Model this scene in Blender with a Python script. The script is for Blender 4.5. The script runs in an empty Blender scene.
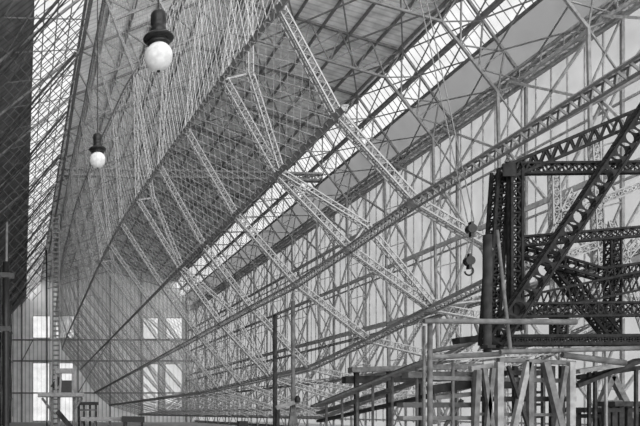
import bpy, math, random
from mathutils import Vector as V
random.seed(4)
S = bpy.context.scene
COL = S.collection
CZ = 3.5            # eye height above the hangar floor
F = 700.0           # focal length in pixels
VX, VY = 45.0, 412.0

def P(px, py, Y):
    """a point of the photograph put at its own distance Y down the hangar"""
    return V(((px - VX) * Y / F, Y, CZ + (VY - py) * Y / F))

# ---------------------------------------------------------------- materials
def mat(name, col, rough=0.6, metal=0.0, var=0.25, scale=3.0, stripe=None, stretch=None, emit=0.0):
    m = bpy.data.materials.new(name); m.use_nodes = True
    nt = m.node_tree; b = nt.nodes['Principled BSDF']
    b.inputs['Roughness'].default_value = rough; b.inputs['Metallic'].default_value = metal; b.inputs['Specular IOR Level'].default_value = .12 if metal else .02
    tc = nt.nodes.new('ShaderNodeTexCoord')
    mp = nt.nodes.new('ShaderNodeMapping'); nt.links.new(tc.outputs['Object'], mp.inputs['Vector'])
    if stretch: mp.inputs['Scale'].default_value = stretch
    n = nt.nodes.new('ShaderNodeTexNoise'); n.inputs['Scale'].default_value = scale; n.inputs['Detail'].default_value = 4
    nt.links.new(mp.outputs['Vector'], n.inputs['Vector'])
    r = nt.nodes.new('ShaderNodeMapRange')
    r.inputs['From Min'].default_value = .3; r.inputs['From Max'].default_value = .7
    r.inputs['To Min'].default_value = 1 - var; r.inputs['To Max'].default_value = 1 + var
    nt.links.new(n.outputs['Fac'], r.inputs['Value'])
    out = r.outputs['Result']
    if stripe:                                   # (axis, scale, depth): board joints
        sep = nt.nodes.new('ShaderNodeSeparateXYZ'); nt.links.new(tc.outputs['Object'], sep.inputs['Vector'])
        mul = nt.nodes.new('ShaderNodeMath'); mul.operation = 'MULTIPLY'; mul.inputs[1].default_value = stripe[1]
        nt.links.new(sep.outputs[stripe[0]], mul.inputs[0])
        fr = nt.nodes.new('ShaderNodeMath'); fr.operation = 'FRACT'; nt.links.new(mul.outputs[0], fr.inputs[0])
        lt = nt.nodes.new('ShaderNodeMath'); lt.operation = 'LESS_THAN'; lt.inputs[1].default_value = .3
        nt.links.new(fr.outputs[0], lt.inputs[0])
        ma = nt.nodes.new('ShaderNodeMath'); ma.operation = 'MULTIPLY_ADD'
        ma.inputs[1].default_value = -stripe[2]; ma.inputs[2].default_value = 1.0
        nt.links.new(lt.outputs[0], ma.inputs[0])
        mm = nt.nodes.new('ShaderNodeMath'); mm.operation = 'MULTIPLY'
        nt.links.new(out, mm.inputs[0]); nt.links.new(ma.outputs[0], mm.inputs[1]); out = mm.outputs[0]
    mx = nt.nodes.new('ShaderNodeMath'); mx.operation = 'MULTIPLY'; mx.inputs[1].default_value = col
    nt.links.new(out, mx.inputs[0])
    cb = nt.nodes.new('ShaderNodeCombineColor')
    for k in range(3): nt.links.new(mx.outputs[0], cb.inputs[k])
    nt.links.new(cb.outputs[0], b.inputs['Base Color'])
    if emit:
        b.inputs['Emission Color'].default_value = (1, 1, 1, 1); b.inputs['Emission Strength'].default_value = emit
    return m

def glass(name, tint, mix=0.25, diff=0.8):
    m = bpy.data.materials.new(name); m.use_nodes = True
    nt = m.node_tree; nt.nodes.remove(nt.nodes['Principled BSDF'])
    o = nt.nodes['Material Output']
    t = nt.nodes.new('ShaderNodeBsdfTransparent')
    tc = nt.nodes.new('ShaderNodeTexCoord'); n = nt.nodes.new('ShaderNodeTexNoise'); n.inputs['Scale'].default_value = .35
    nt.links.new(tc.outputs['Object'], n.inputs['Vector'])
    r = nt.nodes.new('ShaderNodeMapRange'); r.inputs['From Min'].default_value = .3; r.inputs['From Max'].default_value = .7
    r.inputs['To Min'].default_value = tint * .88; r.inputs['To Max'].default_value = min(1, tint * 1.12)
    nt.links.new(n.outputs['Fac'], r.inputs['Value'])
    cb = nt.nodes.new('ShaderNodeCombineColor')
    for k in range(3): nt.links.new(r.outputs['Result'], cb.inputs[k])
    nt.links.new(cb.outputs[0], t.inputs['Color'])
    d = nt.nodes.new('ShaderNodeBsdfDiffuse'); d.inputs['Color'].default_value = (diff, diff, diff, 1)
    x = nt.nodes.new('ShaderNodeMixShader'); x.inputs[0].default_value = mix
    nt.links.new(t.outputs[0], x.inputs[1]); nt.links.new(d.outputs[0], x.inputs[2]); nt.links.new(x.outputs[0], o.inputs['Surface'])
    return m

M = dict(
    ring=mat('bright_duralumin', .21, .5, .1, .15, 6),
    long=mat('dull_duralumin', .19, .5, .2, .2, 5),
    longc=mat('perforated_duralumin', .15, .5, .2, .2, 5),
    net=mat('netting_wire', .36, .6, 0, .1, 2),
    dark=mat('dark_painted_steel', .016, .6, 0, .35, 7),
    steel=mat('hangar_steel', .2, .6, .1, .3, 2),
    steel_mid=mat('hangar_steel_grey', .16, .6, .1, .3, 2),
    steel_light=mat('hazed_hangar_steel', .32, .7, 0, .3, 2),  # lighter copy of the hangar steel, haze put into its colour
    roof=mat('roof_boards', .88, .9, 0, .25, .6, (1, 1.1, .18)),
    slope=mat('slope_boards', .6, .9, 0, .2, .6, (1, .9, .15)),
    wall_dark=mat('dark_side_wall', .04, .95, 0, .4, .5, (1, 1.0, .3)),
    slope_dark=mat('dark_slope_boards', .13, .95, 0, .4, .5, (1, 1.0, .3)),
    brace=mat('dark_brace', .05, .7, 0, .3, 2),
    boards=mat('corrugated_end_wall', .9, .9, 0, .12, .35, (0, .72, .35)),
    floor=mat('concrete_floor', .5, .9, 0, .3, .4),
    wood=mat('weathered_timber', .085, .8, 0, .35, 5),
    wood_l=mat('pale_timber', .16, .8, 0, .3, 5),
    wood_d=mat('dark_timber', .026, .85, 0, .4, 5),
    iron=mat('black_iron', .015, .35, .3, .3, 12),
    rope=mat('rope_fibre', .14, .9, 0, .2, 12),
    globe=mat('opal_globe', .34, .25, 0, .22, 9, emit=.04),
    pane=glass('skylight_glass', .60, .06),
    clear=glass('clear_glass', .97, .02),
    slopeglass=glass('obscured_slope_glass', .26, .4, .45),
    wallpane=glass('dusty_wall_glass', .40, .25, .55),
    endpane=glass('end_wall_glass', .57, .06),
)

# ---------------------------------------------------------------- mesh builder
class MB:
    def __init__(s): s.v = []; s.f = []; s.sm = []
    def prism(s, a, b, wa, ha, up=None, caps=True):
        d = (b - a)
        if d.length < 1e-6: return
        d = d.normalized()
        u = V(up) if up is not None else V((0, 0, 1))
        if abs(d.dot(u.normalized())) > .97: u = V((1, 0, 0)) if abs(d.x) < .9 else V((0, 1, 0))
        sd = d.cross(u).normalized() * wa / 2; u = sd.cross(d).normalized() * ha / 2
        i = len(s.v)
        for p in (a, b):
            s.v += [p + sd + u, p - sd + u, p - sd - u, p + sd - u]
        for k in range(4):
            l = (k + 1) % 4
            s.f.append((i + k, i + l, i + 4 + l, i + 4 + k)); s.sm.append(False)
        if caps:
            s.f += [(i + 3, i + 2, i + 1, i), (i + 4, i + 5, i + 6, i + 7)]; s.sm += [False, False]
    def bar(s, a, b, t, caps=False): s.prism(a, b, t, t, None, caps)
    def box(s, c, sx, sy, sz):
        s.prism(V((c[0] - sx / 2, c[1], c[2])), V((c[0] + sx / 2, c[1], c[2])), sy, sz)
    def tube(s, pts, rads, n=10, cap=True):
        i0 = len(s.v); m = len(pts)
        for k, p in enumerate(pts):
            d = (pts[min(k + 1, m - 1)] - pts[max(k - 1, 0)]).normalized()
            u = V((0, 1, 0)) if abs(d.y) < .9 else V((1, 0, 0))
            a = d.cross(u).normalized(); b = d.cross(a).normalized()
            for j in range(n):
                t = 2 * math.pi * j / n
                s.v.append(p + (a * math.cos(t) + b * math.sin(t)) * rads[k])
        for k in range(m - 1):
            for j in range(n):
                l = (j + 1) % n
                s.f.append((i0 + k * n + j, i0 + k * n + l, i0 + (k + 1) * n + l, i0 + (k + 1) * n + j)); s.sm.append(True)
        if cap:
            s.f.append(tuple(i0 + j for j in range(n))); s.f.append(tuple(i0 + (m - 1) * n + j for j in reversed(range(n)))); s.sm += [False, False]
    def pole(s, a, b, r, n=8):
        k = 5
        s.tube([a.lerp(b, j / k) for j in range(k + 1)], [r * (1 + .07 * math.sin(7 * j + a.x * 5)) for j in range(k + 1)], n)
    def quad(s, a, b, c, d): 
        i = len(s.v); s.v += [a, b, c, d]; s.f.append((i, i + 1, i + 2, i + 3)); s.sm.append(False)
    def build(s, name, m, parent=None, origin=None):
        me = bpy.data.meshes.new(name)
        o = origin or V((0, 0, 0))
        me.from_pydata([tuple(p - o) for p in s.v], [], s.f)
        me.polygons.foreach_set('use_smooth', s.sm)
        me.materials.append(m); me.update()
        ob = bpy.data.objects.new(name, me); COL.objects.link(ob)
        if parent: ob.parent = parent
        else: ob.location = o
        return ob

def tag(o, label=None, cat=None, group=None, kind=None):
    if label: o['label'] = label
    if cat: o['category'] = cat
    if group: o['group'] = group
    if kind: o['kind'] = kind
    return o
def empty(name, loc, label, cat, group=None):
    o = bpy.data.objects.new(name, None); COL.objects.link(o); o.location = loc; o.empty_display_size = .2
    return tag(o, label, cat, group)
def part(mb, name, m, root):
    """a part built in world space under a thing at its own base"""
    return mb.build(name, m, root, V(root.location))
def struct(mb, name, m, label=None):
    return tag(mb.build(name, m), label, None, None, 'structure')

# lattice girders
def tri_lattice(mb, p, q, w, h, inn, ax, n, t, tc=None):
    tc = tc or t * 1.25
    ch = [(p + ax * w / 2, q + ax * w / 2), (p - ax * w / 2, q - ax * w / 2), (p + inn * h, q + inn * h)]
    for a, b in ch: mb.prism(a, b, tc, tc, inn, True)
    for (a, b), (c, d) in ((ch[0], ch[1]), (ch[1], ch[2]), (ch[2], ch[0])):
        for k in range(n):
            f0, f1 = k / n, (k + 1) / n; fm = (f0 + f1) / 2
            mb.prism(a.lerp(b, f0), c.lerp(d, fm), t, t * .5, inn, False)
            mb.prism(c.lerp(d, fm), a.lerp(b, f1), t, t * .5, inn, False)
def box_lattice(mb, p, q, w, d, side, dep, n, t, tc=None, cross=True):
    """square girder, chords at +-w/2 along side and 0..d along dep, X webs and posts on the two broad faces"""
    tc = tc or t * 1.5
    for e in (0, 1):
        o = dep * d * e
        for sg in (-.5, .5): mb.prism(p + side * w * sg + o, q + side * w * sg + o, tc, tc, dep, True)
        for k in range(n):
            a = p.lerp(q, k / n) + o; b = p.lerp(q, (k + 1) / n) + o
            mb.prism(a - side * w / 2, b + side * w / 2, t, t * .5, dep, False)
            if cross: mb.prism(a + side * w / 2, b - side * w / 2, t, t * .5, dep, False)
            mb.prism(b - side * w / 2, b + side * w / 2, t, t * .5, dep, False)
    for sg in (-.5, .5):
        for k in range(n):
            a = p.lerp(q, k / n) + side * w * sg; b = p.lerp(q, (k + 1) / n) + side * w * sg
            mb.prism(a, b + dep * d, t, t * .5, side, False)

# ================================================================ THE HANGAR
Y0, Y1 = 0.0, 240.0
def prof(Y):
    s = (240 - max(Y, 70)) * .037
    e = s * .25
    return [V((-11.5 + e, Y, 0)), V((-11.5 + e, Y, 33.5 + CZ)), V((-1.4 + s, Y, 45 + CZ)), V((21.5, Y, 52 + CZ)),
            V((44.4, Y, 45 + CZ)), V((51.3, Y, 35.2 + CZ)), V((51.3, Y, 0))]
YB = [56, 70] + [70 + 17 * k for k in range(1, 10)] + [Y1]
YS = [Y0, 35, 70] + [70 + 17 * k for k in range(1, 10)] + [Y1]

NEAR = 56
def strip(mb, f0, f1, near=False):
    for a, b in zip(YS if near else YB, YS[1:] if near else YB[1:]): mb.quad(f0(a), f1(a), f1(b), f0(b))
def along(i, j, d):
    """point d metres from profile corner i towards corner j"""
    def f(Y):
        p = prof(Y); v = (p[j] - p[i]); return p[i] + v.normalized() * d
    return f
mb = MB(); mb.box((21.5, 110, -.15), 120, 280, .3); struct(mb, 'floor', M['floor'])
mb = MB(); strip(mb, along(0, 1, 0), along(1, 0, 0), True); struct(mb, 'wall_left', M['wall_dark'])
mb = MB(); strip(mb, along(2, 3, 0), along(3, 2, 0)); strip(mb, along(3, 4, 0), along(4, 3, 0)); struct(mb, 'ceiling', M['roof'])
mb = MB(); NB = [Y0, 28, NEAR]                   # unseen near bay, added in clear glass to let more daylight in
for i, j in ((0, 1), (1, 2), (2, 3), (3, 4), (4, 5), (5, 6)):
    if i == 0: continue
    for a, b in zip(NB, NB[1:]): mb.quad(along(i, j, 0)(a), along(j, i, 0)(a), along(j, i, 0)(b), along(i, j, 0)(b))
wn = struct(mb, 'window_8', M['clear'])
mb = MB()
for y in (4, 21, 38, 55):
    p = prof(y)
    for i in range(6): mb.prism(p[i], p[i + 1], .3, .4, (0, 1, 0))
mb.build('glazing_bars', M['steel_mid'], wn)
GL0, GL1 = .4, 6.2       # glazed band on each steep slope
LB = 7.6
mb = MB(); strip(mb, along(4, 5, 0), along(4, 5, GL0)); strip(mb, along(4, 5, GL1), along(5, 4, 0)); struct(mb, 'window_9', M['slopeglass'])
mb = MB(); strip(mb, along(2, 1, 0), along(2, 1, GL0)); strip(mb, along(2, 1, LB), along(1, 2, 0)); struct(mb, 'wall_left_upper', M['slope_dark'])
# skylight bands with their bars as children
mb = MB(); strip(mb, along(4, 5, GL0), along(4, 5, GL1)); w1 = struct(mb, 'window_1', M['pane'])
mb = MB()
for d, t in ((GL0, .35), (GL1, .3)): 
    for a, b in zip(YS, YS[1:]): mb.bar(along(4, 5, d)(a), along(4, 5, d)(b), t)
for a, b in zip(YS, YS[1:]): mb.prism(along(4, 5, 3.6)(a), along(4, 5, 3.6)(b), .6, .4)
mb.build('glazing_rail', M['steel_mid'], w1)
mb = MB(); y = 40
while y < 238: mb.prism(along(4, 5, GL0)(y), along(4, 5, GL1)(y), .045, .08); y += 1.1
mb.build('glazing_bars', M['steel_mid'], w1)
mb = MB(); strip(mb, along(2, 1, GL0), along(2, 1, LB)); w2 = struct(mb, 'window_2', M['pane'])
mb = MB(); y = 40
while y < 238:
    mb.prism(along(2, 1, GL0)(y), along(2, 1, LB)(y), .08, .08); y += 1.6
for d in (GL0, 2.3, 4.3, 6.2, LB):
    for a, b in zip(YS, YS[1:]): mb.bar(along(2, 1, d)(a), along(2, 1, d)(b), .12)
mb.build('glazing_bars', M['steel_mid'], w2)
# glazed right wall above a low plinth
mb = MB()
def wr(z): return lambda Y: V((51.3, Y, z))
strip(mb, wr(0), wr(.7)); struct(mb, 'wall_right', M['steel_mid'])
mb = MB(); strip(mb, wr(.7), wr(35.2 + CZ)); w3 = struct(mb, 'window_3', M['wallpane'])
mb = MB(); y = 40.0
while y < 239: mb.prism(V((51.2, y, 2)), V((51.2, y, 38.7)), .11, .12, (1, 0, 0)); y += 2.2
for z in (2.3, 9.5, 17, 24, 31, 38.4): mb.prism(V((51.15, 0, z)), V((51.15, 240, z)), .2, .2)
mb.build('mullions', M['steel_light'], w3)

# end wall with its glazed doors and windows
X_ = lambda px: (px - VX) * Y1 / F
Z_ = lambda py: max(0, CZ + (VY - py) * Y1 / F)
rects = [(33, 50, 316, 338), (56, 74, 316, 338), (143, 158, 318, 339), (166, 182, 318, 339),
         (33, 49.5, 363, 421), (58, 73, 363, 421), (143, 158, 364, 413), (165, 182, 364, 411)]
R = [(X_(a), X_(b), Z_(d), Z_(c)) for a, b, c, d in rects]
pl = prof(Y1)
def topz(x):
    for a, b in zip(pl[1:5], pl[2:6]):
        if a.x <= x <= b.x + 1e-6: return a.z + (b.z - a.z) * (x - a.x) / (b.x - a.x)
    return 0
xs = sorted(set([p.x for p in pl[1:6]] + [r[0] for r in R] + [r[1] for r in R]))
mb = MB()
for xa, xb in zip(xs, xs[1:]):
    cut = sorted((r[2], r[3]) for r in R if r[0] < (xa + xb) / 2 < r[1]); z = 0
    for z0, z1 in cut:
        if z0 > z: mb.quad(V((xa, Y1, z)), V((xb, Y1, z)), V((xb, Y1, z0)), V((xa, Y1, z0)))
        z = z1
    mb.quad(V((xa, Y1, z)), V((xb, Y1, z)), V((xb, Y1, topz(xb))), V((xa, Y1, topz(xa))))
struct(mb, 'wall_end', M['boards'])
for k, (xa, xb, za, zb) in enumerate(R):
    mb = MB(); mb.quad(V((xa, Y1, za)), V((xb, Y1, za)), V((xb, Y1, zb)), V((xa, Y1, zb)))
    w = struct(mb, 'window_%d' % (k + 4) if k < 4 else 'door_%d' % (k - 3), M['endpane'])
    f = MB()
    for a, b in (((xa, za), (xb, za)), ((xb, za), (xb, zb)), ((xb, zb), (xa, zb)), ((xa, zb), (xa, za))):
        f.prism(V((a[0], Y1 - .1, a[1])), V((b[0], Y1 - .1, b[1])), .2, .2, (0, 1, 0))
    n = 4
    for i in range(1, n):
        x = xa + (xb - xa) * i / n; f.prism(V((x, Y1 - .1, za)), V((x, Y1 - .1, zb)), .07, .1, (0, 1, 0))
    f.build('frame', M['steel_light'], w)
# rails and bracing on the end wall
mb = MB()
for py in (340, 361, 393): mb.prism(V((-11.2, Y1 - .4, Z_(py))), V((51.2, Y1 - .4, Z_(py))), .4, .45)
for px in (22, 78, 110, 141, 186): mb.prism(V((X_(px), Y1 - .3, 0)), V((X_(px), Y1 - .3, topz(X_(px)))), .35, .3, (0, 1, 0))
mb.bar(V((X_(22), Y1 - .5, Z_(361))), V((X_(33), Y1 - .5, Z_(340))), .3); mb.bar(V((X_(78), Y1 - .5, Z_(393))), V((X_(110), Y1 - .5, Z_(340))), .3)
struct(mb, 'trim_1', M['steel_mid'])

# roof trusses, one frame every 12 m
tn = 2
for k in range(15):
    Y = 62 + 12.4 * k
    p = prof(Y); ctr = V((21.5, Y, 20))
    ins = [V((p[0].x + 2.4, Y, 0)), V((p[1].x + 3.2, Y, 34 + CZ)), V((p[2].x + 2.2, Y, 41.5 + CZ)), V((21.5, Y, 47.5 + CZ)),
           V((p[4].x - 2.2, Y, 41.5 + CZ)), V((p[5].x - 3.2, Y, 34 + CZ)), V((p[6].x - 2.4, Y, 0))]
    mb = MB()
    for i in range(1 if True else 0, 6):
        n = (5, 3, 6, 6, 3, 7)[i]; t = .26 if i == 5 else .24
        o0, o1 = p[i].lerp(ctr, .006), p[i + 1].lerp(ctr, .006)
        mb.prism(o0, o1, t, t, (0, 1, 0))
        if i == 1: continue
        mb.prism(ins[i], ins[i + 1], t, t, (0, 1, 0))
        for j in range(n):
            a, b = j / n, (j + 1) / n
            mb.bar(o0.lerp(o1, a), ins[i].lerp(ins[i + 1], b), t * .6); mb.bar(ins[i].lerp(ins[i + 1], a), o0.lerp(o1, b), t * .5)
            mb.bar(o0.lerp(o1, b), ins[i].lerp(ins[i + 1], b), t * .5)
    struct(mb, 'trim_%d' % tn, M['steel']); tn += 1
mb = MB()
a, b = V((along(2, 1, 3)(120).x + 2, 120, 41.3 + CZ)), V((47.5, 120, 40.3 + CZ))
box_lattice(mb, a, b, 1.1, .8, V((0, 0, 1)), V((0, 1, 0)), 34, .14, .34)
struct(mb, 'trim_%d' % tn, M['steel']); tn += 1
# purlins and the gutter girder
mb = MB()
for i, j, ds in ((2, 3, (3, 6.5, 10, 13.5, 17, 20.5)), (4, 3, (.6, 3.5, 7, 10.5, 14, 17.5, 21))):
    for d in ds:
        for a, b in zip(YS[1:], YS[2:]):
            mb.prism(along(i, j, d)(a) - V((0, 0, .3)), along(i, j, d)(b) - V((0, 0, .3)), .2, .4)
struct(mb, 'trim_%d' % tn, M['steel']); tn += 1
mb = MB()
g0, g1 = V((50.6, 45, 35.4 + CZ)), V((50.6, 239, 35.4 + CZ))
box_lattice(mb, g0, g1, 1.3, 1.0, V((0, 0, 1)), V((-1, 0, 0)), 62, .10, .28)
for z in (31.0, 24.0, 16.0):
    mb.prism(V((48.6, 45, z)), V((48.6, 239, z)), .3, .5)
for k in range(15):                                     # cross bracing between the wall columns
    ya, yb = 62 + 12.4 * (k - 1), 62 + 12.4 * k
    for za, zb in ((3, 16), (16, 31), (31, 38.6)):
        mb.bar(V((49.4, ya, za)), V((49.4, yb, zb)), .22); mb.bar(V((49.4, ya, zb)), V((49.4, yb, za)), .22)
struct(mb, 'trim_%d' % tn, M['steel_light']); tn += 1
mb = MB()                                               # wind bracing under the left slope and wall
y = 34.0
while y < 236:
    for d0, d1, dy in ((.2, 11.8, 13), (11.8, .2, 13)):
        a = along(2, 1, d0)(y); b = along(2, 1, d1)(min(239, y + dy)); o = V((.5, 0, -.3))
        mb.bar(a + o, b + o, .10)
    y += 6.5
y = 40.0
s = lambda Y: prof(Y)[0].x + .5
while y < 225:
    for z0, z1 in ((2, 20), (20, 38)):
        mb.bar(V((s(y), y, z0)), V((s(y + 14), y + 14, z1)), .14); mb.bar(V((s(y), y, z1)), V((s(y + 14), y + 14, z0)), .14)
    mb.bar(V((s(y), y, 0)), V((s(y), y, 38)), .2)
    y += 14
for z in (8, 20, 30): mb.bar(V((s(40), 40, z)), V((s(238), 238, z)), .16)
struct(mb, 'trim_%d' % tn, M['steel_mid']); tn += 1
mb = MB()                                               # heavy diagonal braces across the left skylight
y = 52.0
while y < 220:
    a = along(2, 1, .5)(y) + V((-.1, 0, -.5)); b = along(1, 2, 0)(y + 5) + V((1.4, 0, -1.5)); 
    mb.prism(a, b, .18, .26); mb.prism(a + V((0, 1.6, 0)), b + V((0, 1.6, 0)), .12, .14); y += 17
struct(mb, 'trim_%d' % tn, M['brace']); tn += 1
mb = MB()                                               # diagonal bracing below the right slope
for k in range(15):
    ya, yb = 62 + 12.4 * (k - 1), 62 + 12.4 * k
    for d0, d1 in ((0, 3.6), (3.6, 7.5), (7.5, 11.8)):
        o = V((-.9, 0, -.6))
        mb.bar(along(4, 5, d0)(ya) + o, along(4, 5, d1)(yb) + o, .13); mb.bar(along(4, 5, d1)(ya) + o, along(4, 5, d0)(yb) + o, .13)
    for j in range(3):
        o = V((0, 0, -1.2))
        mb.bar(along(4, 3, 7 * j)(ya) + o, along(4, 3, 7 * j + 7)(yb) + o, .16); mb.bar(along(4, 3, 7 * j + 7)(ya) + o, along(4, 3, 7 * j)(yb) + o, .16)
struct(mb, 'trim_%d' % tn, M['steel']); tn += 1

# ================================================================ THE AIRSHIP HULL
TAB = dict(
 L=[(52, 4.9, 40), (68, 4.4, 40), (79.5, 3.9, 40), (90, 3.6, 40), (107, 3.2, 40), (136, 2.3, 40), (175, .9, 40)],
 M=[(52, 5.8, 38), (64.6, 5.4, 38), (75.6, 5.1, 38), (87, 4.85, 38), (105.6, 4.07, 38), (129, 3.5, 38), (175, 2.6, 38)],
 Z=[(30, 11.2, 27), (46, 10.5, 30), (53, 9.7, 31), (59, 8.9, 31), (67, 7.6, 31), (78, 6.5, 31), (103, 4.7, 31), (138, 3.55, 31), (217, 3.2, 31)],
 A=[(26, 10.1, 16.9), (30, 9.94, 17.2), (38, 9.55, 18.0), (46, 9.13, 18.4), (54.7, 8.8, 19.06), (69, 8.0, 19.5), (80.8, 7.5, 19.5), (96, 7.1, 19.5), (177, 5.6, 19.5), (217, 5.2, 19.5)],
 B=[(29, 12.4, 12.6), (30, 12.4, 12.6), (38, 12.5, 12.8), (54.7, 12.25, 12.9), (64, 12.2, 13), (217, 10.8, 13)],
 C=[(17, 15.8, 9.3), (30, 15.75, 8.9), (38, 16.4, 8.75), (46, 16.4, 8.3), (54.7, 16.0, 8.05), (217, 15.5, 6)],
 D=[(29.5, 20.3, 6.2), (38, 20.9, 5.5), (46, 21.2, 4.6), (54.7, 20.6, 3.3), (90, 20.3, 2.4), (217, 20, 2)],
 E=[(33, 25, 5.0), (38, 25, 4.8), (46, 26, 3.4), (54.7, 27.5, 1.6), (74, 29.3, -.7), (217, 29, -1)],
 F=[(40, 32.5, 5.0), (46, 33.5, 3.8), (54.7, 34.5, 2.2), (74, 36, .4), (217, 36, 0)],
 G=[(40, 39, 8.0), (54.7, 40, 5.6), (90, 41, 4.4), (217, 41, 4.0)],
 H=[(40, 43.5, 13), (54.7, 44, 11.5), (90, 44.5, 10.5), (217, 44, 9.5)],
)
def L(k, Y):
    t = TAB[k]
    if Y <= t[0][0]: a, b = t[0], t[1]
    elif Y >= t[-1][0]: a, b = t[-2], t[-1]
    else:
        for a, b in zip(t, t[1:]):
            if a[0] <= Y <= b[0]: break
    f = (Y - a[0]) / (b[0] - a[0])
    return V((a[1] + (b[1] - a[1]) * f, Y, CZ + a[2] + (b[2] - a[2]) * f))
ORDER = 'LMZABCDEFGH'
RINGS = [30, 38, 46, 54.7, 64] + [64 + 9 * k for k in range(1, 18)]
AX = V((0, 1, 0))
def inward(k, Y): 
    c = V((26, Y, 22 + CZ)); return (c - L(k, Y)).normalized()
hull = empty('airship_hull', (26, 120, 0), 'unfinished rigid airship hull of pale lattice rings, long girders and wire netting', 'airship')
hl = V(hull.location)
def exists(k, Y):
    if k in 'LM': return 52 <= Y <= 175
    if k in 'FGH': return Y >= 40
    if k == 'E': return Y >= 33
    return True
sub = 0
for i, Y in enumerate(RINGS):
    gus = MB(); segs = []
    main = i in (1, 4, 7, 10, 13, 16, 19)
    for ka, kb in zip(ORDER, ORDER[1:]):
        if not (exists(ka, Y) and exists(kb, Y)): continue
        if ka == 'D' and Y < 33: continue
        p, q = L(ka, Y), L(kb, Y)
        inn = (inward(ka, Y) + inward(kb, Y)).normalized()
        ln = (q - p).length
        n = max(6, int(ln / (.42 if Y < 90 else .6)))
        w = .42; t = .05 if Y < 60 else .065
        if ka in 'LMZ': w, n = .34, int(n * .8); t *= .75
        segs.append((p, q, w, w, inn, n, t))
    for k in ORDER:
        if exists(k, Y) and not (k == 'E' and Y < 33):
            p = L(k, Y); n = inward(k, Y); tng = n.cross(AX).normalized()
            gus.prism(p - tng * .22 - AX * .02, p + tng * .22 - AX * .02, .40, .06, n)
    for a in segs: gus.prism(a[0], a[1], .10, .05, a[4])
    far = Y > 120
    if far:
        for s in segs: tri_lattice(gus, s[0], s[1], s[2], s[3], s[4], AX, s[5], s[6])
    ring = gus.build('ring_frame', M['ring'], hull, hl)
    if not far:
        for s in segs:
            g = MB(); tri_lattice(g, s[0], s[1], s[2], s[3], s[4], AX, s[5], s[6]); g.build('ring_girder', M['ring'], ring); sub += 1
            ring.children  # keep order
    if main:
        g = MB(); off = dict(Z=0, A=1.5, B=.25, C=1.6, D=.25, E=1.4, F=.2, G=1.4, H=.2)
        ks = [k for k in 'ZABCDEFGH' if exists(k, Y)]
        for ka, kb in zip(ks, ks[1:]):
            p = L(ka, Y) + inward(ka, Y) * off[ka]; q = L(kb, Y) + inward(kb, Y) * off[kb]
            tri_lattice(g, p, q, .36, .34, inward(ka, Y), AX, max(6, int((q - p).length / .5)), .05)
        for k in 'AC': g.bar(L(k, Y), L(k, Y) + inward(k, Y) * off[k], .1)
        b = g.build('inner_brace_ring', M['ring'], ring)
for ob in list(COL.objects):      # sub-parts share the hull's frame of reference
    if ob.name.split('.')[0] in ('ring_girder', 'inner_brace_ring'):
        for v in ob.data.vertices: v.co -= hl
# longitudinal girders
for k in ORDER:
    t = TAB[k]; ys = sorted(set([a[0] for a in t] + [y for y in RINGS if t[0][0] < y < t[-1][0]]))
    mb, cov = MB(), MB()
    for a, b in zip(ys, ys[1:]):
        p, q = L(k, a), L(k, b); n = inward(k, a); tg = n.cross(AX).normalized()
        wide = .42 if k in 'CD' else (.22 if k in 'AB' else .3)
        m_ = max(2, int((b - a) / (.42 if k in 'CD' and a < 60 else .62)))
        for sg in (-.5, .5):
            mb.prism(p + tg * wide * sg, q + tg * wide * sg, .08, .10, n)
            for j in range(m_):
                f0, f1 = j / m_, (j + .45) / m_
                x = p.lerp(q, f0); y = p.lerp(q, f1)
                mb.prism(x + tg * wide * sg, x + n * wide * .8, .05, .10, AX, False)
        mb.prism(p + n * wide * .8, q + n * wide * .8, .09, .09, n)
        for j in range(m_):                                   # battens leave a row of holes in the outer face
            x = p.lerp(q, j / m_)
            mb.prism(x - tg * wide / 2, x + tg * wide / 2, .03, .08 if k in 'CDEFGH' else .2, n, False)
        if k in 'LZAB': cov.prism(p - n * .03 , q - n * .03, wide * .95, .03, n)
        else: cov.prism(p + n * wide * .4 + tg * wide * .28, q + n * wide * .4 + tg * wide * .28, .03, wide * .14, n)
    g = part(mb, 'longitudinal_girder', M['longc'] if k in 'CDEFGHM' else M['long'], hull)
    c = cov.build('cover_strip', M['longc'] if k in 'CDEFGHM' else M['long'], g, hl)
# wire netting, one sheet per bay
def net(mb, ka, kb, ya, yb, N, Mx, t):
    a, b, c, d = L(ka, ya), L(kb, ya), L(kb, yb), L(ka, yb)
    n = -inward(ka, ya) * .12
    pt = lambda u, v: (a.lerp(b, u)).lerp(d.lerp(c, u), v) + n
    for k in range(-N + 1, N):
        c0 = k / N
        u0, u1 = max(0, c0), min(1, 1 + c0)
        if u1 - u0 < .04: continue
        mb.prism(pt(u0, u0 - c0), pt(u1, u1 - c0), t, t, None, False)
        mb.prism(pt(u0, 1 - (u0 - c0)), pt(u1, 1 - (u1 - c0)), t, t, None, False)
    for k in range(1, Mx): mb.prism(pt(k / Mx, 0), pt(k / Mx, 1), t * .8, t * .8, None, False)
for i in range(len(RINGS) - 1):
    ya, yb = RINGS[i], RINGS[i + 1]
    mb = MB(); t = .025 + 0.00003 * max(0, ya - 30)
    for ka, kb in (('M', 'Z'), ('Z', 'A'), ('A', 'B'), ('B', 'C'), ('C', 'D')):
        if not (exists(ka, ya) and exists(ka, yb)): continue
        if ka in 'BC' and ya < 60: continue
        N = 8 if ya < 70 else (7 if ya < 110 else 4)
        if ka in 'MZ': N = int(N * 1.15)
        net(mb, ka, kb, ya, yb, N, 3 if ya < 110 else 1, t)
    tag(part(mb, 'wire_netting', M['net'], hull), kind='stuff')

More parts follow.
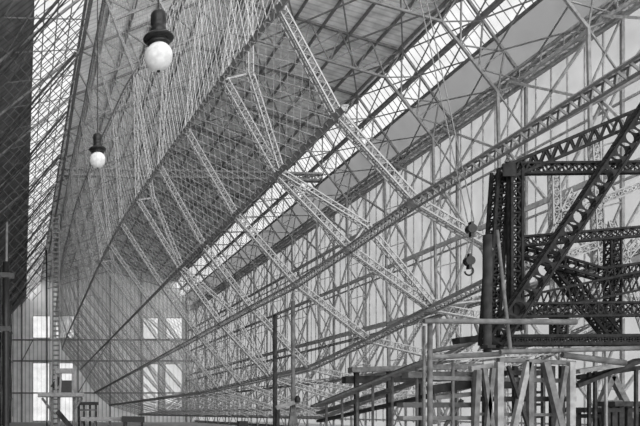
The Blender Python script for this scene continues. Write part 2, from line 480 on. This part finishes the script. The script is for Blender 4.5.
# dark rigging net hung under the roof at the left
mb = MB(); YN = 66.0
xa = P(0, 0, YN).x; xr = lambda z: P(88 - .16 * (VY - (z - CZ) * F / YN), 0, YN).x
z0, z1 = 14.0, 37.5 + CZ
for sg in (1, -1):
    c = xa - 40
    while c < xa + 50:
        pts = []
        n = 60
        for k in range(n + 1):
            z = z0 + (z1 - z0) * k / n; x = c + sg * (z - z0) * .95 + (0 if sg > 0 else 26)
            if xa <= x <= xr(z): pts.append(V((x, YN + .25 * math.sin(x * 1.3 + z * .4), z)))
        if len(pts) > 1: mb.prism(pts[0], pts[-1], .05, .05, None, False)
        c += 1.05
tag(mb.build('rigging_net', M['brace'], None, V((xa, YN, z0))), 'dark diagonal rigging net hung in front of the left skylight band', 'net', None, 'stuff')

# ================================================================ LAMPS
def lamp(px, py, R, Y, label, top):
    """px, py = centre of the globe, R its radius in pixels"""
    c = P(px, py, Y); u = Y / F; root = empty('hanging_lamp', c, label, 'lamp', 'hangar lamps on cables')
    def lathe(name, prof_, m, n=28):
        mb = MB(); mb.tube([c + V((0, 0, z * u * R)) for r, z in prof_], [max(.001, r * u * R) for r, z in prof_], n); return part(mb, name, m, root)
    # straight vertical stacks: the tube follows the axis
    lathe('globe', [(1.0 * math.sin(a), -math.cos(a)) for a in [math.pi * k / 18 for k in range(0, 16)]], M['globe'])
    lathe('tip', [(.02, -1.1), (.1, -1.08), (.13, -.98)], M['iron'])
    lathe('collar', [(.62, .80), (.78, .85), (.80, 1.0), (.70, 1.1), (.66, 1.22)], M['iron'])
    lathe('flange', [(.70, 1.20), (1.05, 1.24), (1.10, 1.34), (1.0, 1.46), (.62, 1.55), (.5, 1.7)], M['iron'])
    h = lathe('housing', [(.5, 1.6), (.56, 1.7), (.56, 2.0), (.52, 2.05), (.52, 2.35), (.56, 2.4), (.56, 3.0), (.5, 3.15), (.3, 3.3), (.14, 3.4)], M['iron'])
    mb = MB(); mb.tube([c + V((0, 0, 3.3 * u * R)), c + V((0, 0, 3.9 * u * R)), V((c.x, c.y, top))], [.018, .012, .012], 8); part(mb, 'cable', M['iron'], root)
    return root
def roofz(x, Y):
    p = prof(Y)
    for a, b in zip(p[1:5], p[2:6]):
        if a.x <= x <= b.x: return a.z + (b.z - a.z) * (x - a.x) / (b.x - a.x)
lamp(158.5, 57, 14, 10, 'large near glass globe lamp with black housing hanging at top left', roofz(1.62, 10))
lamp(97.5, 160, 8, 17.5, 'smaller farther white globe lamp with black flange hanging lower left', roofz(1.31, 17.5))

# ================================================================ DARK FRAME AT RIGHT
YF = 19.0
fr = empty('dark_girder_frame', P(500, 350, YF), 'dark riveted lattice girder frame standing on the timber trestle at right', 'girder frame')
def girder(pa, pb, Ya, Yb, wpx, n, name='lattice_girder', dep=.30, t=.045, tc=None, cross=True, m='dark', label=None):
    p, q = P(*pa, Ya), P(*pb, Yb)
    d = (q - p).normalized(); side = d.cross(V((0, 1, 0))).normalized(); dp = side.cross(d).normalized()
    if dp.y < 0: dp = -dp
    mb = MB(); box_lattice(mb, p, q, wpx * (Ya + Yb) / 2 / F, dep, side, dp, n, t, tc, cross)
    o = part(mb, name, M[m], fr)
    if label: o['label'] = label
    return o, p, q, side, dp
girder((510, 171), (668, 103), 19, 19.6, 13, 13, 'top_chord', .34, .05, .075, False)
girder((506, 168), (690, 166), 19.1, 19.1, 10, 18, 'cross_girder', .14, .032, .06)
girder((517, 168), (517, 330), 19, 19, 10.5, 11, 'upright', .15, .036, .065)
girder((504, 170), (492, 345), 19.3, 19.3, 11, 15, 'upright', .3, .045, .075)
# broad diagonal built of plates with lightening holes
def holed(pa, pb, Y, wpx, n, dep, name):
    p, q = P(*pa, Y), P(*pb, Y); d = (q - p).normalized(); side = d.cross(V((0, 1, 0))).normalized(); dp = V((0, 1, 0))
    w = wpx * Y / F; mb = MB(); seg = (q - p).length / n; r = min(w, seg) * .38
    for e in (0, dep):
        for k in range(n):
            c = p + d * seg * (k + .5) + dp * e; i0 = len(mb.v); K = 16
            # every other plate bay is open, with crossed straps
            for j in range(K):
                a = 2 * math.pi * j / K; ca, sa = math.cos(a), math.sin(a); s_ = 1 / max(abs(ca), abs(sa))
                mb.v.append(c + d * seg / 2 * ca * s_ + side * w / 2 * sa * s_)
                mb.v.append(c + d * r * 1.15 * ca + side * r * 1.15 * sa)
            for j in range(K):
                l = (j + 1) % K
                mb.f.append((i0 + 2 * j, i0 + 2 * l, i0 + 2 * l + 1, i0 + 2 * j + 1)); mb.sm.append(False)
    for sg in (-.5, .5):
        for e in (0, dep): mb.prism(p + side * w * sg + dp * e, q + side * w * sg + dp * e, .06, .06)
        for k in range(n * 2):
            a = p.lerp(q, k / (2 * n)) + side * w * sg; mb.prism(a, p.lerp(q, (k + 1) / (2 * n)) + side * w * sg + dp * dep, .05, .03)
    part(mb, name, M['dark'], fr)
holed((655, 103), (497, 342), 18.7, 16, 18, .2, 'diagonal_girder')
girder((522, 241), (700, 226), 19.4, 19.6, 9, 17, 'cross_girder', .14, .032, .055)
girder((524, 250), (606, 274), 20, 20.4, 10, 8, 'lower_strut', .25, .04, .065, False)
girder((604, 274), (690, 262), 20.4, 20.2, 12, 8, 'lower_strut', .25, .04, .065, False)
girder((522, 310), (700, 308), 19.6, 19.6, 13, 14, 'cross_girder', .15, .036, .06)
girder((530, 304), (690, 270), 20.2, 20.2, 18, 12, 'lower_strut', .25, .04, .065, False)
girder((556, 262), (616, 336), 20.6, 20.6, 11, 8, 'diagonal_girder', .26, .05, .07)
girder((616, 236), (616, 338), 20.8, 20.8, 10, 10, 'upright', .25, .04, .05)
girder((562, 312), (562, 338), 19.9, 19.9, 10, 3, 'upright', .25, .04, .06)
girder((500, 340), (700, 339), 19.2, 19.2, 8, 24, 'sill_girder', .4, .045, .08)
mb = MB()
for c in ((509, 170), (497, 344), (520, 309)): 
    mb = MB(); q = P(*c, 18.95); mb.prism(q - V((.17, 0, 0)), q + V((.17, 0, 0)), .04, .34, (0, 0, 1)); part(mb, 'gusset_plate', M['dark'], fr)

# further pale lattice struts beyond the dark frame
st = empty('lattice_strut_stack', P(600, 300, 27), 'pale lattice struts crossing behind the dark girder frame at right', 'struts')
for pa, pb, n in (((560, 216), (660, 178), 12), ((548, 262), (650, 226), 13), ((575, 190), (540, 262), 9), ((596, 130), (606, 340), 22), ((612, 220), (650, 330), 12), ((556, 165), (560, 345), 20), ((566, 330), (640, 240), 12)):
    p, q = P(*pa, 27), P(*pb, 27); d = (q - p).normalized(); side = d.cross(V((0, 1, 0))).normalized()
    mb = MB(); box_lattice(mb, p, q, .28, .24, side, V((0, 1, 0)), n, .036, .05); part(mb, 'lattice_strut', M['steel_mid'], st)
mb = MB(); mb.bar(P(606, 338, 27.1), V((P(606, 338, 27.1).x, 27.1, 0)), .08, True); mb.bar(P(560, 340, 27.1), V((P(560, 340, 27.1).x, 27.1, 0)), .08, True); part(mb, 'post', M['steel_mid'], st)

# ================================================================ TIMBER
def thing(name, base, label, cat, group=None):
    b = V(base); return empty(name, V((b.x, b.y, 0)), label, cat, group)
def tpost(root, px, py, Y, w, py2=None, px2=None, name='post', m='wood', round_=False):
    a = P(px, py, Y); b = V((P(px2 if px2 is not None else px, 0, Y).x, Y, 0)) if py2 is None else P(px2 if px2 is not None else px, py2, Y)
    if py2 is None and px2 is not None:            # aim through px2 at the picture's foot, on to the floor
        e = P(px2, 426, Y); b = a + (e - a) * (a.z / (a.z - e.z))
    mb = MB()
    if round_: mb.pole(a, b, w * Y / F / 2)
    else: mb.prism(a, b, w * Y / F, w * Y / F, (0, 1, 0))
    return part(mb, name, M[m], root)
def beam(root, pa, pb, Y, w, name='rail', m='wood', round_=False, d=None, Yb=None):
    a, b = P(*pa, Y), P(*pb, Yb or Y); mb = MB()
    if round_: mb.pole(a, b, w * Y / F / 2, 10)
    else: mb.prism(a, b, d or .15, w * Y / F, (0, 0, 1))
    return part(mb, name, M[m], root)

# front trestle under the dark frame
T = thing('timber_trestle', P(530, 400, 18), 'tall braced timber trestle with ladder under the dark girder frame', 'trestle')
for px, py, w, px2, nm, m in ((478, 370, 5, 475, 'post', 'wood'), (499, 362, 6, 499, 'post', 'wood_l'), (530, 360, 5, 530, 'post', 'wood'), (571, 362, 5.5, 571, 'post', 'wood_l'),
        (528, 362, 5, 514, 'brace', 'wood_l'), (545, 362, 6, 561, 'brace', 'wood'), (493, 368, 4, 487, 'brace', 'wood'), (484, 368, 4, 492, 'brace', 'wood'), (566, 366, 4, 556, 'brace', 'wood'), (508, 366, 3, 528, 'brace', 'wood_d')):
    tpost(T, px, py, 18, w, None, px2, nm, m)
for px in (485, 515, 552, 562): tpost(T, px, 366, 19.6, 4, None, px, 'post', 'wood_d')
for pa, pb, w, m in (((470, 369), (502, 364), 5, 'wood_l'), ((498, 360), (574, 363), 4, 'wood'), ((430, 378), (575, 381), 4, 'wood'), ((478, 399), (574, 399), 5, 'wood_d'), ((474, 414), (574, 415), 3, 'wood')):
    beam(T, pa, pb, 18.3, w, 'rail', m)
beam(T, (500, 352), (640, 348), 18.3, 5, 'sill_log', 'wood', True); beam(T, (562, 355), (625, 363), 18.6, 6, 'sill_log', 'wood', True)
lad = MB()
for px in (534, 543): lad.prism(P(px, 366, 18.8), V((P(px, 0, 18.8).x, 18.8, 0)), .06, .1, (0, 1, 0))
lo = part(lad, 'ladder', M['wood'], T)
for k in range(14): 
    z = .4 + k * .33; rg = MB(); rg.prism(V((P(534, 0, 18.8).x, 18.8, z)), V((P(543, 0, 18.8).x, 18.8, z)), .05, .07); rg.build('rung', M['wood_d'], lo, V(T.location))
beam(T, (500, 384), (535, 384), 19.4, 9, 'board', 'wood_d'); beam(T, (505, 373), (540, 373), 19.5, 5, 'board', 'wood_d')

# scaffold of poles left of the trestle
Sc = thing('pole_scaffold', P(430, 380, 21), 'scaffold of round poles and wide planks left of the timber trestle', 'scaffold')
for px, py, w, m in ((424, 326, 3, 'wood'), (430, 322, 5, 'wood'), (453, 360, 3, 'wood_l'), (474, 372, 5, 'wood')): tpost(Sc, px, py, 18.2 if px in (424, 430) else 21, w, None, px, 'post', m, True)
beam(Sc, (424, 321), (576, 322), 18.0, 5.5, 'ledger_pole', 'wood', True); beam(Sc, (425, 357.5), (500, 354), 20.6, 5, 'ledger_pole', 'wood_l', True)
beam(Sc, (428, 352), (470, 344), 20.9, 4, 'ledger_pole', 'wood', True)
for pa, pb, w, m in (((405, 375), (480, 375), 6, 'wood'), ((432, 398), (482, 393), 4, 'wood_l'), ((400, 405), (470, 405), 5, 'wood'), ((430, 390), (475, 383), 8, 'wood_d'), ((456, 341), (484, 338), 6, 'wood_d'), ((400, 418), (470, 418), 4, 'wood_l')):
    beam(Sc, pa, pb, 21.3, w, 'plank', m, d=.4)
beam(Sc, (435, 424), (430, 395), 21.2, 4, 'brace', 'wood_l', True); beam(Sc, (445, 426), (462, 400), 21.2, 4, 'brace', 'wood', True); beam(Sc, (474, 320), (486, 352), 20.8, 3, 'brace', 'wood_l', True)

# thick standing pole and thin leaning pole beside the frame
t = thing('standing_pole', P(487, 345, 18.4), 'thick pale upright pole left of the dark girder frame', 'pole')
tpost(t, 487.5, 235, 18.1, 8, 352, 487.5, 'shaft', 'wood_d', True)
beam(t, (484, 347), (492, 347), 18.0, 3, 'collar', 'wood_d', d=.3)
mb = MB(); mb.tube([P(485, 243, 18.3), P(493, 250, 18.2)], [.04, .03], 8); part(mb, 'cleat', M['wood_l'], t)
t = thing('leaning_pole', P(510, 345, 18.2), 'thin pale pole leaning against the front of the dark uprights', 'pole')
a = P(497, 230, 18.6); b = P(507, 320, 18.4); e = a + (b - a) * 1.32; mb = MB(); mb.pole(a, e, .045); part(mb, 'shaft', M['wood'], t)

# long gangway under the hull
G = thing('gangway', P(380, 400, 27), 'sloping plank gangway on thin posts beneath the airship hull', 'gangway')
ga, gb = P(318, 406, 33), P(432, 360, 24)
for k in range(4):
    mb = MB(); o = V((.12 * k, .45 * k, 0)); mb.prism(ga + o, gb + o, .42, .08, (0, 0, 1)); part(mb, 'plank', M[('wood_l', 'wood', 'wood_d', 'wood')[k]], G)
for f in (.1, .27, .42, .56, .72, .9):
    p = ga.lerp(gb, f); mb = MB(); mb.pole(p, V((p.x, p.y, 0)), .055); part(mb, 'post', M['wood'], G)
for dz, m in ((-.55, 'wood'), (-1.2, 'wood_d')):
    mb = MB(); mb.prism(ga + V((.3, .6, dz * .6)), gb + V((.3, .6, dz)), .3, .12, (0, 0, 1)); part(mb, 'bearer', M[m], G)

# low staging further right and behind, dark planks
for (x0, x1, py, Y, n, lb) in ((350, 480, 370, 33, 2, 'dark plank staging behind the pole scaffold, under the hull'),):
    D_ = thing('plank_staging', P((x0 + x1) / 2, py, Y), lb, 'staging')
    for k in range(n):
        beam(D_, (x0 - 6 * k, py + 10 * k), (x1, py + 9 * k - 4 + 2 * k), Y + .6 * k, 5 + 2 * (k == 1), 'plank', ('wood', 'wood_d')[k], d=.5)
    for f in (.05, .3, .55, .8, .97):
        tpost(D_, x0 + (x1 - x0) * f, py, Y + .3, 4, None, x0 + (x1 - x0) * f, 'post', 'wood_d')
# pale boards at lower right
Pb = thing('board_ramp', P(590, 378, 22), 'pale boards sloping up to the right beside the trestle', 'boards')
beam(Pb, (574, 372), (618, 365), 22, 4, 'board', 'wood_l', d=.5); beam(Pb, (574, 386), (640, 360), 22.2, 4, 'board', 'wood_d', d=.4); beam(Pb, (574, 378), (636, 368), 22.6, 4, 'board', 'wood_d', d=.5)
for px in (589, 595, 636): tpost(Pb, px, 370, 22.3, 2.5, None, px, 'post', 'wood_d')

# A-frame and work benches in the bright gap
A_ = thing('a_frame_stand', P(612, 400, 40), 'small pale A-frame stand in the bright gap at lower right', 'stand')
for pa, pb in (((612, 376), (600, 405)), ((612, 376), (627, 405))):
    a, b = P(*pa, 40), P(*pb, 40); e = a + (b - a) * (a.z / (a.z - b.z)); mb = MB(); mb.prism(a, e, .3, .3); part(mb, 'leg', M['wood'], A_)
beam(A_, (601, 401), (626, 401), 40, 2, 'crossbar', 'wood')
def bench(x0, x1, py, Y, label, nleg):
    B_ = thing('work_bench', P((x0 + x1) / 2, py, Y), label, 'bench', 'dark benches at the far right')
    beam(B_, (x0, py), (x1, py), Y, 5, 'bench_top', 'wood_d', d=1.4)
    beam(B_, (x0, py + 6), (x1, py + 6), Y, 4, 'apron', 'iron', d=.3)
    for k in range(nleg): tpost(B_, x0 + 2 + (x1 - x0 - 4) * k / (nleg - 1), py + 2, Y, 5, None, x0 + 2 + (x1 - x0 - 4) * k / (nleg - 1), 'leg', 'wood_d')
bench(575, 602, 410, 38, 'lower dark work bench nearest the trestle at lower right', 2)
bench(604, 622, 404, 36, 'dark work bench under the small A-frame stand', 3)
bench(626, 660, 404, 36, 'dark work bench cut by the right picture edge', 3)

# two tall poles with bracket
for px, py, lb in ((275, 315, 'left and shorter of two tall poles standing below the hull'), (293, 301, 'right and taller of two tall poles, with foot braces')):
    t = thing('scaffold_pole', P(px, 400, 34), lb, 'pole', 'pair of tall poles')
    tpost(t, px, py, 34, 4.2, None, px, 'shaft', 'wood_d' if px < 280 else 'wood', True)
    if px > 280:
        for q in (290, 296): tpost(t, 293, 403, 34, 3.5, None, q, 'brace', 'wood')
t = thing('cross_bar', P(286, 402, 33.8), 'pale crossbar with dark knob bolted between the two tall poles', 'bar')
beam(t, (276, 408), (299, 401), 33.7, 4, 'bar', 'wood_l', d=.15)
mb = MB(); q = P(297.5, 399, 33.6); mb.tube([q - V((0, 0, .16)), q + V((0, 0, .02)), q + V((0, 0, .16))], [.12, .15, .06], 10); part(mb, 'knob', M['iron'], t)
tpost(t, 278, 407, 33.7, 3, None, 277.5, 'strut', 'iron')

# mast with cross-arms at the left edge
t = thing('dark_mast', P(6, 400, 20), 'dark mast with short cross-arms at the left picture edge', 'mast')
tpost(t, 6, 262, 20, 6.5, None, 6, 'shaft', 'iron', True); tpost(t, 7, 222, 20, 2.5, 264, 6.5, 'spike', 'wood', True)
beam(t, (-4, 275), (14.5, 276), 20, 5, 'cross_arm', 'iron', d=.2); beam(t, (-4, 329), (11, 329), 20, 5, 'cross_arm', 'iron', d=.2)

# ladder tower and raised work stage at left
YL = 60.0
t = thing('ladder_tower', P(55, 400, YL), 'tall narrow lattice ladder rising from the work stage at left', 'ladder')
lt_ = P(56, 215, YL); mb = MB()
for sg in (-.27, .27):
    for yy in (0, .4): mb = MB(); mb.prism(V((lt_.x + sg, YL + yy, 0)), V((lt_.x + sg, YL + yy, lt_.z)), .1, .1, (0, 1, 0)); part(mb, 'stile', M['wood'], t)
z = .4
while z < lt_.z:
    mb = MB()
    for yy in (0, .4): mb.prism(V((lt_.x - .27, YL + yy, z)), V((lt_.x + .27, YL + yy, z)), .06, .09)
    mb.bar(V((lt_.x - .25, YL, z)), V((lt_.x + .25, YL + .4, z)), .06)
    part(mb, 'rung', M['wood'], t); z += .42
t = thing('drop_cable', P(46.5, 300, 62), 'thin dark cable hanging down left of the lattice ladder', 'cable')
mb = MB(); mb.tube([P(46.5, 250, 62), P(47, 330, 62), V((P(47, 0, 62).x, 62, 0))], [.07, .07, .07], 6); part(mb, 'line', M['iron'], t)

W = thing('work_stage', P(62, 394, 58), 'raised timber work stage with crate hoist at foot of the ladder', 'work stage')
beam(W, (38, 395), (83, 395), 58, 4, 'deck', 'wood_l', d=3)
for px in (52, 59, 74): tpost(W, px, 396, 57, 3, None, px, 'post', 'wood')
beam(W, (42, 398), (54, 414), 57, 2.5, 'brace', 'wood'); beam(W, (82, 398), (74, 410), 57, 2.5, 'brace', 'wood'); beam(W, (57, 411), (75, 432), 57, 5, 'chute', 'wood_d', d=.6)
K = thing('hoist_crate', P(65, 385, 58), 'open pale frame with black panel standing on the work stage', 'crate')
K.location.z = P(0, 392.5, 58).z
for px in (56, 73): tpost(K, px, 370, 58, 2.6, 392.5, px, 'post', 'wood_l')
tpost(K, 61, 372, 58, 2, 392.5, 60, 'post', 'wood_l')
beam(K, (55, 371), (74, 371), 58, 5, 'top_rail', 'wood_l', d=.4)
beam(K, (61, 386.5), (72, 386.5), 58.2, 12, 'panel', 'iron', d=.5); beam(K, (53, 388), (60, 378), 58.2, 6, 'side_sheet', 'wood_d', d=.3)
# slatted stand and dark trolley beside it
q = thing('slatted_stand', P(88, 415, 58), 'low slatted timber stand right of the work stage', 'stand')
for px in (79, 84, 90, 96): tpost(q, px, 405, 58, 2, None, px, 'post', 'wood_d')
beam(q, (77, 403.5), (98, 403.5), 58, 3, 'top', 'wood_d', d=1.4); beam(q, (79, 410), (97, 410), 58, 1.5, 'slat', 'wood', d=.2)
q = thing('long_bench', P(105, 420, 57), 'long low pale bench right of the slatted stand', 'bench')
beam(q, (80, 419), (128, 419), 57, 4, 'top', 'wood_l', d=1)
for px in (82, 95, 110, 126): tpost(q, px, 420, 57, 2.5, None, px, 'leg', 'wood')
q = thing('dark_trough', P(133, 419, 56.9), 'short black trough at right end of the long bench', 'trough')
beam(q, (122, 419), (144, 419.5), 56, 6, 'body', 'iron', d=.7); 
for px in (124, 142): tpost(q, px, 420, 56, 2, None, px, 'leg', 'iron')
q = thing('dark_box', P(242, 424, 40), 'small black box at the bottom edge under the hull', 'box')
beam(q, (238, 424), (247, 424), 40, 6, 'case', 'iron', d=.5); tpost(q, 242, 425, 40, 4, None, 242, 'pedestal', 'wood_d')

# tackle hanging beside the frame
t = empty('chain_hoist', P(471, 228, 26), 'two dark pulley blocks on slanting ropes left of the dark frame', 'hoist')
top = P(471 - .215 * 1030, -804, 26)
for dx in (-.12, .12):
    mb = MB(); mb.tube([P(471, 222, 26) + V((dx, 0, 0)), top + V((dx, 0, 0))], [.022, .022], 6); part(mb, 'rope', M['rope'], t)
for py in (229, 261):
    c = P(471 - (py - 229) * .06, py, 26); mb = MB()
    mb.tube([c + V((0, -.12, 0)), c + V((0, .12, 0))], [.17, .17], 16); mb.prism(c + V((0, 0, .26)), c - V((0, 0, .30)), .1, .2, (0, 1, 0))
    part(mb, 'pulley_block', M['iron'], t)
mb = MB(); 
for dx in (-.1, .1): mb.tube([P(471, 232, 26) + V((dx, 0, 0)), P(469, 258, 26) + V((dx, 0, 0))], [.02, .02], 6)
part(mb, 'rope', M['rope'], t)
c = P(469, 272, 26); mb = MB()
mb.tube([c + V((.16 * math.sin(a), 0, .16 * math.cos(a) + .04)) for a in [k * .42 for k in range(12)]], [.035] * 12, 6); part(mb, 'hook', M['iron'], t)

# ================================================================ LIGHT AND CAMERA
w = bpy.data.worlds.new('sky'); S.world = w; w.use_nodes = True
bg = w.node_tree.nodes['Background']; bg.inputs['Color'].default_value = (1, 1, 1, 1)
# overcast sky, brightest behind the camera where the hangar doors stand open
bg.inputs['Strength'].default_value = .95
sun = bpy.data.lights.new('door_daylight', 'SUN'); sun.energy = 4.6; sun.angle = math.radians(85)   # hazy low sun through the open doors
so = bpy.data.objects.new('door_daylight', sun); COL.objects.link(so); so.rotation_euler = (math.radians(90 - 2), 0, math.radians(8)); so.location = (20, -40, 30)
cam = bpy.data.cameras.new('camera'); co = bpy.data.objects.new('camera', cam); COL.objects.link(co)
co.location = (0, 0, CZ); co.rotation_euler = (math.pi / 2, 0, 0)
cam.sensor_width = 36; cam.lens = F / 640 * 36; cam.shift_x = (320 - VX) / 640; cam.shift_y = (VY - 213) / 640
cam.clip_start = .1; cam.clip_end = 1000
S.camera = co
S.view_settings.view_transform = 'Standard'; S.view_settings.look = 'None'; S.view_settings.gamma = 1
S.view_settings.use_curve_mapping = False; S.view_settings.exposure = 0.8
S.cycles.use_denoising = True
S.cycles.max_bounces = 6; S.cycles.transparent_max_bounces = 24
